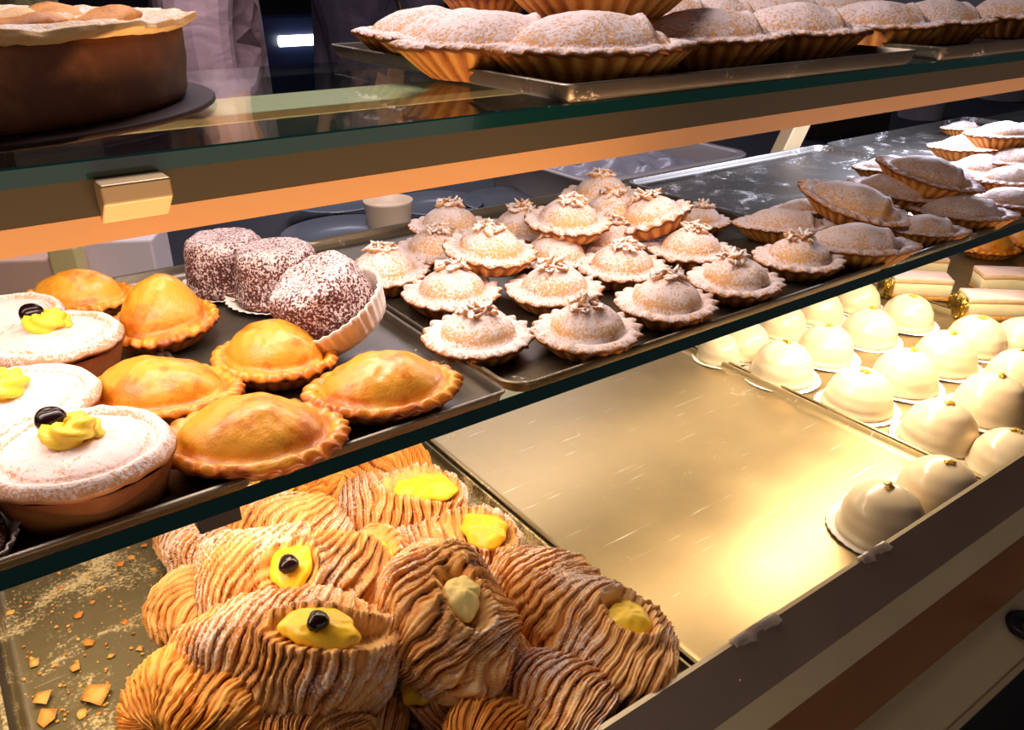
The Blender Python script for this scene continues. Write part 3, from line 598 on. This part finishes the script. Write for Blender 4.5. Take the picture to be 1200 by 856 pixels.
# ---------- cream slices ----------
M['sponge_p'] = dusted('pink dusted sponge', '#e9c79c', '#d8aa78', '#a87040', dust=.7, speck=.4, sugar='#efd3d4')
M['sponge_b'] = simple('bottom sponge', '#d99a4a', .7, nscale=200, namp=.2); M['cream_w'] = simple('white cream layer', '#f0e0b4', .5, nscale=60, namp=.05)
M['foil'] = simple('gold foil', '#c9a648', .25, .9, nscale=60, namp=.3)
def slice_(px, py, label, sa, foil=True, L=.085):
    r = empty('cream_slice'); 
    def lay(nm, z0, z1, w, mt, seed):
        m = MB(); rows = []
        n = 12
        for z in (z0, z0+.001, (z0+z1)/2, z1-.001, z1):
            ins = .0012 if z in (z0, z1) else 0
            pts = rrect(-L/2, -w/2, L/2, w/2, .003, ins, 3); P = []
            for i in range(len(pts)):
                a, b = pts[i], pts[(i+1) % len(pts)]
                for s in range(6 if math.dist(a, b) > .01 else 1): f = s/6; P.append((a[0]+(b[0]-a[0])*f, a[1]+(b[1]-a[1])*f, z))
            P = np.array(P); P[:, :2] += (N3(P, 120, seed)*.0012)[:, None]; rows.append(P)
        m.grid(rows, .2, 0, capa=True, capb=True); m.build(nm, mt, r)
    lay('sponge_base', .001, .008, .042, M['sponge_b'], 1); lay('cream_layer', .008, .027, .040, M['cream_w'], 2); lay('sponge_top', .027, .035, .042, M['sponge_p'], 3)
    if foil:
        m = MB(); K = 60; rows = []
        for i, s in enumerate(np.linspace(0, 1, 9)):
            P = []
            for k in range(K):
                g = k/K*2*PI; y = .024*math.copysign(abs(math.cos(g))**.5, math.cos(g)); z = .016+.0155*math.copysign(abs(math.sin(g))**.5, math.sin(g)); w = 1+.3*s
                P.append((-L/2-.0005-.012*s, y*(1-.25*s)+random.uniform(-1, 1)*.0022*s, max(.001, z*(1-.2*s)+random.uniform(-1, 1)*.0022*s)))
            rows.append(P)
        m.grid(rows, capb=True); m.build('foil_wrapper', M['foil'], r, smooth=False)
    put(r, px, py, LF, .02, sa, (0, 0), label, 'cake', 'cream slices in gold foil')
slice_(1077, 333, 'sugared cream slice in gold foil, front one of the left pair', -8); slice_(1075, 308, 'sugared cream slice, rear one of the left pair, under the shelf edge', -10, False)
slice_(1166, 356, 'sugared cream slice in gold foil, front one of the right pair', -6, L=.09); slice_(1178, 328, 'sugared cream slice, rear one of the right pair', -6, False)
# far orange pastries on next lower tray
o = make_gold(31, .05, .035, .03); put(o, 1160, 288, LF, .02, -10, label='orange pastry in the warm light under the shelf at the far right'); o = make_gold(32, .045, .035, .03); put(o, 1205, 280, LF, .02, 10, label='orange pastry cut by the right edge under the shelf')
tray('baking_tray', 1.575, .30, 1.98, .88, LT, M['tray_gold'], 'farthest lower tray under the orange pastries', h=.009)

# ---------- big cake on the upper shelf ----------
cx, cy = .012, .525
m = MB(); m.grid([[(R*math.cos(k*2*PI/96), R*math.sin(k*2*PI/96), z) for k in range(96)] for R, z in ((.10, 0), (.1345, 0), (.136, .001), (.136, .0028), (.1345, .0035), (.10, .0035))], capa=True, capb=True)
tag(m.build('cake_board', simple('cake board', '#33201d', .7, 0, .25), None, (cx, cy, UP+.0003)), 'round dark cake board on the upper glass shelf', 'board')
r = empty('layer_cake', (cx, cy, UP+.004)); K = 180; th = np.linspace(0, 2*PI, K, endpoint=False)
def lathe_noise(prof, amp, sc, seed, tone, dust=0, sub=4):
    pr = []
    for i in range(len(prof)-1):
        for s in range(sub): f = s/sub; pr.append((prof[i][0]*(1-f)+prof[i+1][0]*f, prof[i][1]*(1-f)+prof[i+1][1]*f))
    pr.append(prof[-1]); rows = []
    for R, z in pr:
        P = np.stack([R*np.cos(th), R*np.sin(th), np.full(K, z)], -1); n = N3(P, sc, seed)*amp+N3(P, sc*5, seed)*amp*.3; k = min(1, R/.03)
        P[:, 0] += n*np.cos(th)*k; P[:, 1] += n*np.sin(th)*k; P[:, 2] += n*.5; rows.append(P)
    m = MB(); m.grid(rows, tone, dust, capa=True, capb=True); return m
lathe_noise([(.06, 0), (.119, 0), (.122, .003), (.1235, .02), (.1245, .034), (.123, .036), (.05, .036)], .0012, 60, 3, .45).build('cake_side', M['cake_side'], r)
lathe_noise([(.05, .0362), (.1250, .0352), (.1300, .0385), (.1295, .0410), (.119, .0420), (.108, .0385), (.05, .0400), (.004, .0405)], .0060, 45, 8, .25, .1, 7).build('cake_top', M['cake_top'], r)
for i in range(16):   # folded fruit slices browned on the top
    m = MB(); t0 = i*2.39996; R0 = .098*math.sqrt((i+.6)/16); c = Vector((R0*math.cos(t0), R0*math.sin(t0), .0395)); q = Matrix.Rotation(t0+1.2+random.uniform(-.4, .4), 3, 'Z') @ Matrix.Rotation(random.uniform(-.15, .15), 3, 'Y')
    rows = []
    for f in np.linspace(.05, PI-.05, 14): rows.append([q @ Vector((.024*math.cos(f), .014*math.sin(f)*math.cos(k*PI/8)+.006*math.cos(f)**2, .0050*math.sin(f)*math.sin(k*PI/8)*(1+.3*math.sin(5*f+i)))) + c for k in range(16)])
    P = np.array([[tuple(v) for v in rw] for rw in rows]); P += (N3(P, 120, i)*.0016)[..., None]; m.grid(P, random.uniform(0, .9), -.35+random.uniform(-.2, .35), capa=True, capb=True); m.build('fruit_slice', M['cake_top'], r)
tag(r, 'tall brown cake with pale ruffled sugared top on the upper shelf', 'cake')

# ---------- behind the case ----------
BC = CAMZ-.42
m = MB(); m.box((-1.6, .985, BC-.04), (4.2, 1.52, BC)); m.box((-1.6, 1.0, .0), (4.2, 1.5, BC-.04)); tag(m.build('back_counter', M['navy'], smooth=False), 'dark work counter behind the display case', 'counter')
m = MB(); m.box((-3, -1, -.02), (6, 5, 0)); struct(m.build('floor', simple('floor tiles', '#3a332e', .5), smooth=False))
m = MB(); m.box((-3, 4.6, 0), (7, 4.7, 3)); struct(m.build('wall_back', simple('back wall', '#141222', .8, nscale=2, namp=.3), smooth=False))
# case rear frame / base
m = MB(); m.box((X0, .905, .1), (X1, .96, LOW-.022)); struct(m.build('trim_2', M['black'], smooth=False))
# white box behind tarts
def bg_box(name, px, py, y, size, mat, label, cat, rz=0):
    p = ony(px, py, y); m = MB(); m.box((-size[0]/2, -size[1]/2, 0), (size[0]/2, size[1]/2, size[2])); o = m.build(name, mat, None, p, smooth=False, bevel=.003); o.rotation_euler[2] = rz; return tag(o, label, cat)
white = simple('white card', '#d8cdd6', .6)
def onto(px, py_top, y, h): return ony(px, py_top, y)
p = onz(135, 322, MID+.004)
def standbox(x, y, z, sx, sy, h, mat, name, label, cat, rz=0):
    m = MB(); m.box((-sx/2, -sy/2, 0), (sx/2, sy/2, h)); o = m.build(name, mat, None, (x, y, z), smooth=False, bevel=.003); o.rotation_euler[2] = rz; return tag(o, label, cat)
q = ony(138, 300, 1.2); standbox(q.x, 1.22, BC, .13, .08, ony(140, 276, 1.2).z-BC, white, 'white_carton', 'white carton behind the golden pastries', 'box', -.5)
q = ony(28, 320, 1.2); standbox(q.x, 1.22, BC, .16, .08, ony(40, 296, 1.2).z-BC, simple('pink card', '#cfae9e', .6), 'paper_carton', 'pinkish carton behind the tarts at the left edge', 'box', -.5)
q = ony(82, 310, 1.15); standbox(q.x, 1.16, BC, .035, .03, ony(80, 288, 1.15).z-BC, simple('yellow card', '#cfc08a', .6), 'card_sign', 'small yellow card standing between the two cartons', 'sign', -.5)
# cup and glass plates
def lathe_obj(name, prof, mat, loc, label=None, cat=None, K=48, parent=None):
    m = MB(); m.grid([[(R*math.cos(k*2*PI/K), R*math.sin(k*2*PI/K), z) for k in range(K)] for R, z in prof], capa=True, capb=True); o = m.build(name, mat, parent, loc)
    if label: tag(o, label, cat)
    return o
glassy = simple('dull glass plate', '#565c68', .15, 0, .8); cup_m = simple('cream ceramic', '#c9b29a', .5)
plate = [(.03, 0), (.05, .002), (.09, .012), (.092, .013), (.09, .014), (.05, .005), (.02, .004)]
for px, py, sc, lab in ((408, 276, 1.15, 'grey glass plate behind the lone ricotta pie, nearest'), (395, 236, 1.0, 'grey glass plate farther back, left of the cream cup'), (512, 240, .9, 'grey glass plate right of the cream cup'), (600, 236, 1.0, 'grey glass plate behind the stacked ricotta pies')):
    p = onz(px, py, BC+.035); o = empty('glass_plate', (p.x, p.y, BC)); tag(o, lab, 'plate'); o.scale = (sc, sc, 1)
    lathe_obj('plate_dish', plate, glassy, (0, 0, .026), parent=o); lathe_obj('plate_foot', [(.03, 0), (.03, .003), (.008, .01), (.008, .022), (.02, .0262)], glassy, (0, 0, 0), parent=o)
p = onz(458, 284, BC); h = ony(456, 234, p.y).z-BC
lathe_obj('ceramic_cup', [(.030, 0), (.034, .004), (.036, h*.5), (.040, h-.004), (.041, h), (.038, h), (.034, h-.01), (.02, h-.012)], cup_m, (p.x, p.y, BC), 'cream ceramic cup standing among the glass plates', 'cup')
# berry bowl
p = ony(568, 250, 1.2); br = empty('berry_bowl', (p.x, 1.22, BC)); tag(br, 'dark bowl heaped with dark berries behind the ricotta pies', 'bowl')
hh = p.z-BC-.02
lathe_obj('bowl', [(.03, 0), (.035, .004), (.05, hh*.6), (.055, hh), (.052, hh), (.045, hh*.7), (.01, hh*.65)], M['black'], (0, 0, 0), parent=br)
for i in range(26):
    t = random.random()*6.28; R = .045*math.sqrt(random.random()); lathe_obj('berry', [(.0095*math.sin(a*PI/8)+.0001, -.0095*math.cos(a*PI/8)) for a in range(9)], simple('berry', '#240a12', .15) if i == 0 else bpy.data.materials['berry'], (R*math.cos(t), R*math.sin(t), hh+.004+.028*(1-(R/.045)**2)*random.uniform(.6, 1)), K=12, parent=br)
# large white plastic container behind the dusty tray
wt = simple('white plastic', '#9c9496', .4); xa, xb, yf, zt_ = .89, 1.275, 1.0, CAMZ-.322
m = MB(); rows = []; hw = (xb-xa)/2; H_ = zt_-BC
for ins, zz in ((.03, .010), (.02, .014), (.012, .04), (.006, H_-.004), (.003, H_), (-.012, H_), (-.014, H_-.002), (-.012, H_-.004), (.002, H_-.006), (.010, .03), (.018, .0)): rows.append([(x, y, zz) for x, y in rrect(-hw, 0, hw, .34, .04, ins)])
m.grid(rows, capa=True, capb=True); wtray = m.build('plastic_tub', wt, None, ((xa+xb)/2, yf+.01, BC)); tag(wtray, 'large pale plastic tub behind the dusty tray, left of the slanted arm', 'tub')
m = MB(); n = 30; rows = []
for i in range(n):
    rows.append([(-.15+.30*i/(n-1), -.12+.24*j/(n-1), H_-.03+.030*(mnoise.noise(Vector((i*.30, j*.30, 2)))+.6)*math.sin(PI*i/(n-1))**.5*math.sin(PI*j/(n-1))**.5) for j in range(n)])
m.grid(rows, wrap=False); o = m.build('paper_wrap', simple('crumpled film', '#8f8c9a', .3), None, ((xa+xb)/2, yf+.18, BC)); tag(o, 'crumpled pale wrapping lying in the large pale tub', 'wrapping')
# white tubs at the right
for px, y, w, lab in ((1075, 1.35, .07, 'grey plastic tub behind the bright boat pastries, left one'), (1165, 1.4, .09, 'grey plastic tub behind the highest boat pastry, right one')):
    p = ony(px, 150, y); t_ = ony(px, 60, y).z-BC; lathe_obj('plastic_tub', [(w*.85, 0), (w*.9, .004), (w, t_-.01), (w*1.04, t_-.008), (w*1.04, t_), (w*.96, t_), (w*.9, .02), (.01, .015)], simple('grey plastic', '#a8a2b0', .45), (p.x, y, BC), lab, 'tub')
# dark fluted panel behind far shelf
p = ony(1000, 150, 1.3); standbox(p.x, 1.33, BC, .30, .04, .20, simple('dark wood', '#2b1d1c', .5, nscale=15, namp=.3), 'wooden_crate', 'dark brown crate right of the slanted support arm', 'crate', -.2)
# glass jar at the top left
p = ony(22, 40, .9); m = MB(); jar = [(.045, 0), (.05, .004), (.05, .10), (.046, .108), (.04, .11)]
lathe_obj('storage_jar', [(.048, 0), (.052, .004), (.052, .14), (.048, .15), (.046, .17), (.05, .172), (.05, .19), (.02, .192)], simple('jar contents', '#8a8560', .3, nscale=90, namp=.35), (ony(22, 10, 1.42).x, 1.42, BC), 'jar of yellowish grains behind the tall cake at the top left', 'jar')
standbox(ony(22, 10, 1.42).x, 1.42, BC-.0, .12, .12, .30, simple('dark stand', '#14121a', .6), 'dark_box', 'dark box behind the tall cake carrying the jar', 'box')
bpy.data.objects['storage_jar'].location.z = BC+.301
# pendant light tube and blue bottles far behind
te = NT('tube light'); te.b.inputs['Emission Color'].default_value = (.95, .98, 1, 1); te.b.inputs['Emission Strength'].default_value = 5
def tube(px, py, y, w, h, label):
    p = ony(px, py, y); m = MB(); m.grid([[(x, h/2*math.cos(k*PI/8), h/2*math.sin(k*PI/8)) for k in range(16)] for x in (-w/2, w/2)], capa=True, capb=True); o = m.build('light_tube', te.m, None, (p.x, 3.638, p.z)); tag(o, label, 'light'); return o
tube(356, 48, 3.6, .19, .045, 'small bright white light tube between the two people')
p = ony(356, 48, 3.6); m = MB(); m.box((p.x-1.2, 3.66, 0), (p.x+1.6, 3.95, p.z-.05)); m.box((p.x-1.2, 3.661, p.z-.05), (p.x+1.6, 3.95, p.z+.05)); m.box((p.x-1.2, 3.66, p.z+.05), (p.x+1.6, 3.95, p.z+.09)); tag(m.build('back_cabinet', simple('dark blue cabinet', '#101a38', .4), smooth=False), 'dark blue cabinet far behind the people', 'cabinet')
for i, (px, lab) in enumerate(((395, 'leftmost of the blue bottles beside the second person'), (418, 'second blue bottle from the left behind the upper tray'), (440, 'third blue bottle from the left behind the upper tray'), (462, 'rightmost of the blue bottles behind the upper tray'))):
    b_ = ony(px, 60, 3.5).z; lathe_obj('glass_bottle', [(.035, 0), (.037, .004), (.037, .17), (.014, .22), (.013, .28), (.016, .285), (.01, .286)], simple('blue glass %d' % i, '#1b3f86', .15) if i else simple('blue glass', '#2a56a8', .15), (ony(px, 40, 3.72).x, 3.74, p.z+.0905), lab, 'bottle', K=20)

# ---------- people behind the counter ----------
def person(x, y, face, col, label, bend=0):
    root = empty('person', (x, y, 0), (0, 0, face)); tag(root, label, 'person')
    def skin(name, V, E, mat, par, sub=2, root_i=0):
        me = bpy.data.meshes.new(name); me.from_pydata([v[:3] for v in V], E, []); o = bpy.data.objects.new(name, me); C.objects.link(o); o.parent = par
        o.modifiers.new('skin', 'SKIN'); sl = me.skin_vertices[0] if me.skin_vertices else None
        if not me.skin_vertices: bpy.context.view_layer.update()
        for i, v in enumerate(V): me.skin_vertices[0].data[i].radius = (v[3], v[4] if len(v) > 4 else v[3]); me.skin_vertices[0].data[i].use_root = (i == root_i)
        s = o.modifiers.new('sub', 'SUBSURF'); s.levels = sub; s.render_levels = sub; me.materials.append(mat)
        for p_ in me.polygons: p_.use_smooth = True
        return o
    sk = simple('skin '+name_of(col), '#b98468', .5)
    V = [(0, 0, .95, .13, .10), (0, 0, 1.15, .13, .10), (0, .01, 1.36, .15, .10), (0, 0, 1.47, .06), (0, -.01, 1.54, .055), (0, -.02, 1.64, .085), (0, -.02, 1.73, .075)]; E = [(0, 1), (1, 2), (2, 3), (3, 4), (4, 5), (5, 6)]
    for s in (-1, 1):
        b = len(V); V += [(s*.10, 0, .88, .085), (s*.11, -.01, .50, .06), (s*.11, .03, .10, .042), (s*.11, -.10, .04, .035)]; E += [(0, b), (b, b+1), (b+1, b+2), (b+2, b+3)]
        b = len(V); V += [(s*.19, 0, 1.40, .06), (s*.24, .02, 1.12, .045), (s*.23, -.03, .90, .032), (s*.228, -.05, .83, .026)]; E += [(2, b), (b, b+1), (b+1, b+2), (b+2, b+3)]
        h = b+3
        for k, (dx, L) in enumerate(((-.024, .085), (-.008, .095), (.008, .09), (.024, .075))):
            c = len(V); V += [(s*.228, -.055+dx, .80, .010), (s*.228, -.06+dx*1.1, .80-L*.5, .009), (s*.222, -.065+dx*1.1, .80-L*.9, .008)]; E += [(h, c), (c, c+1), (c+1, c+2)]
        c = len(V); V += [(s*.215, -.09, .80, .010), (s*.212, -.11, .77, .009)]; E += [(h, c), (c, c+1)]
    skin('body', V, E, sk, root)
    J = [(0, 0, .66, .17, .13), (0, 0, .98, .155, .13), (0, 0, 1.15, .15, .125), (0, .01, 1.33, .17, .125), (0, 0, 1.44, .09)]; E = [(0, 1), (1, 2), (2, 3), (3, 4)]
    for s in (-1, 1):
        b = len(J); J += [(s*.19, 0, 1.39, .078), (s*.235, .03, 1.24, .070), (s*.245, .02, 1.11, .062), (s*.236, -.01, .98, .052), (s*.232, -.03, .89, .045)]; E += [(3, b), (b, b+1), (b+1, b+2), (b+2, b+3), (b+3, b+4)]
    t = NT('jacket '+name_of(col)); v = t.noise(t.coord(), 9, 3, .5, 1.2); c = lin(col); t.link(t.mix(t.step(v, .35, .65), tuple(x*.75 for x in c[:3])+(1,), c), t.b.inputs['Base Color']); t.b.inputs['Roughness'].default_value = .85; t.bump(v, .35, .02)
    j = skin('jacket', J, E, t.m, root)
    T_ = [(0, 0, .93, .14, .11)]; E = []
    for s in (-1, 1):
        b = len(T_); T_ += [(s*.10, 0, .84, .098), (s*.11, -.01, .50, .075), (s*.11, .03, .13, .06)]; E += [(0, b), (b, b+1), (b+1, b+2)]
    skin('trousers', T_, E, M['navy'], root)
    # hair
    m = MB(); K = 24; m.grid([[(.092*math.sin(f)*math.cos(k*2*PI/K), .01+.10*math.sin(f)*math.sin(k*2*PI/K), 1.70+.10*math.cos(f)) for k in range(K)] for f in np.linspace(.05, 1.7, 10)], capa=True, capb=True); m.build('hair', simple('hair '+name_of(col), '#1d1512', .6), root)
    m = MB(); m.grid([[(.015*math.cos(k*PI/4)*w, -.105-.02*q_, 1.655+.02*math.sin(k*PI/4)*w) for k in range(8)] for w, q_ in ((1, 0), (.8, .6), (.3, 1))], capa=True, capb=True); m.build('nose', sk, root)
    for s in (-1, 1):
        m = MB(); m.grid([[(s*.032+.011*math.sin(f)*math.cos(k*PI/6), -.097-.008*math.cos(f), 1.685+.008*math.sin(f)*math.sin(k*PI/6)) for k in range(12)] for f in np.linspace(.05, 1.5, 5)], capa=True, capb=True); m.build('eye', M['black'], root)
    return root
def name_of(c): return c.strip('#')
q = ony(272, 40, 1.87); person(q.x-.04, 1.90, math.radians(75), '#8f7780', 'person in a mauve-grey long-sleeved shirt standing behind the counter, left of the light tube')
q = ony(421, 40, 2.45); person(q.x+.05, 2.48, math.radians(-80), '#4b4355', 'person in a dark grey-purple shirt behind the counter, right of the light tube')

# ---------- camera ----------
cam = bpy.data.cameras.new('camera'); cam.lens = F/1200*36; cam.sensor_width = 36; cam.clip_start = .01
co = bpy.data.objects.new('camera', cam); C.objects.link(co); co.location = (0, 0, CAMZ); co.rotation_euler = (PI/2-PITCH, 0, -YAW); bpy.context.scene.camera = co

# ---------- light ----------
def area(name, loc, size, power, col, target=None, rot=None, spread=180):
    l = bpy.data.lights.new(name, 'AREA'); l.shape = 'RECTANGLE'; l.size, l.size_y = size; l.energy = power; l.color = col; l.spread = math.radians(spread)
    o = bpy.data.objects.new(name, l); C.objects.link(o); o.location = loc
    if target is not None: o.rotation_euler = (Vector(target)-Vector(loc)).to_track_quat('-Z', 'Y').to_euler()
    if rot: o.rotation_euler = rot
    return o
WARM = (1, .66, .34); NEUT = (1, .84, .76); COOL = (.72, .78, 1)
WARM2 = (1, .78, .54)
area('lower_strip', (.62, .46, MID-.016), (1.2, .03), 1.9, WARM2, (.62, .50, LOW))
area('lower_strip_left', (.0, .46, MID-.016), (.5, .03), 1.1, WARM2, (.0, .50, LOW))
area('lower_strip_right', (.86, .425, MID-.016), (.46, .03), 2.0, WARM2, (.86, .435, LOW))
area('lower_strip_rear', (.7, .72, MID-.02), (1.6, .03), 1.1, WARM2, (.7, .5, LOW))
area('mid_strip', (.24, .462, UP-.018), (.72, .03), 1.3, NEUT, (.24, .50, MID))
area('mid_warm', (.0, .425, UP-.020), (.30, .03), .17, NEUT, (.0, .46, MID))
area('mid_rear', (-.02, .60, UP-.020), (.35, .03), .3, WARM2, (-.02, .58, MID))
area('far_cool', (1.12, .56, UP-.020), (.26, .06), 5.0, COOL, (1.12, .53, MID))
area('ceiling_left', (.25, .62, 1.75), (.35, .3), 4.2, (1, .86, .84), (.35, .5, UP))
area('ceiling_far', (1.6, 3.0, 2.5), (1.6, .6), 16, (.85, .82, 1), (.8, 1.9, 1.1))
area('rail_fill_left', (.05, .27, CAMZ-.33), (.6, .02), .62, (1, .58, .30), (.05, .27+.36, CAMZ-.33+.93), spread=56)  # added lamp, stands in for light bounced off the lower trays onto the rail
area('rail_fill_right', (.9, .27, CAMZ-.33), (1.0, .02), .42, (1, .66, .54), (.9, .27+.36, CAMZ-.33+.93), spread=56)  # same added fill for the right part of the rail
area('staff_fill', (.5, 1.25, 2.2), (.5, .3), 9, (1, .85, .85), (.45, 1.8, 1.2), spread=110)  # added fill lamp with no fixture, brightens the two people
area('front_fill', (.3, -.5, 1.0), (1.4, .6), 1.6, (1, .8, .65), (.6, .25, .85))
w = bpy.data.worlds.new('world'); bpy.context.scene.world = w; w.use_nodes = True; w.node_tree.nodes['Background'].inputs[0].default_value = (.20, .17, .20, 1); w.node_tree.nodes['Background'].inputs[1].default_value = .2
bpy.context.scene.cycles.caustics_reflective = False
vs = bpy.context.scene.view_settings; vs.view_transform = 'Standard'; vs.look = 'None'; vs.exposure = 0
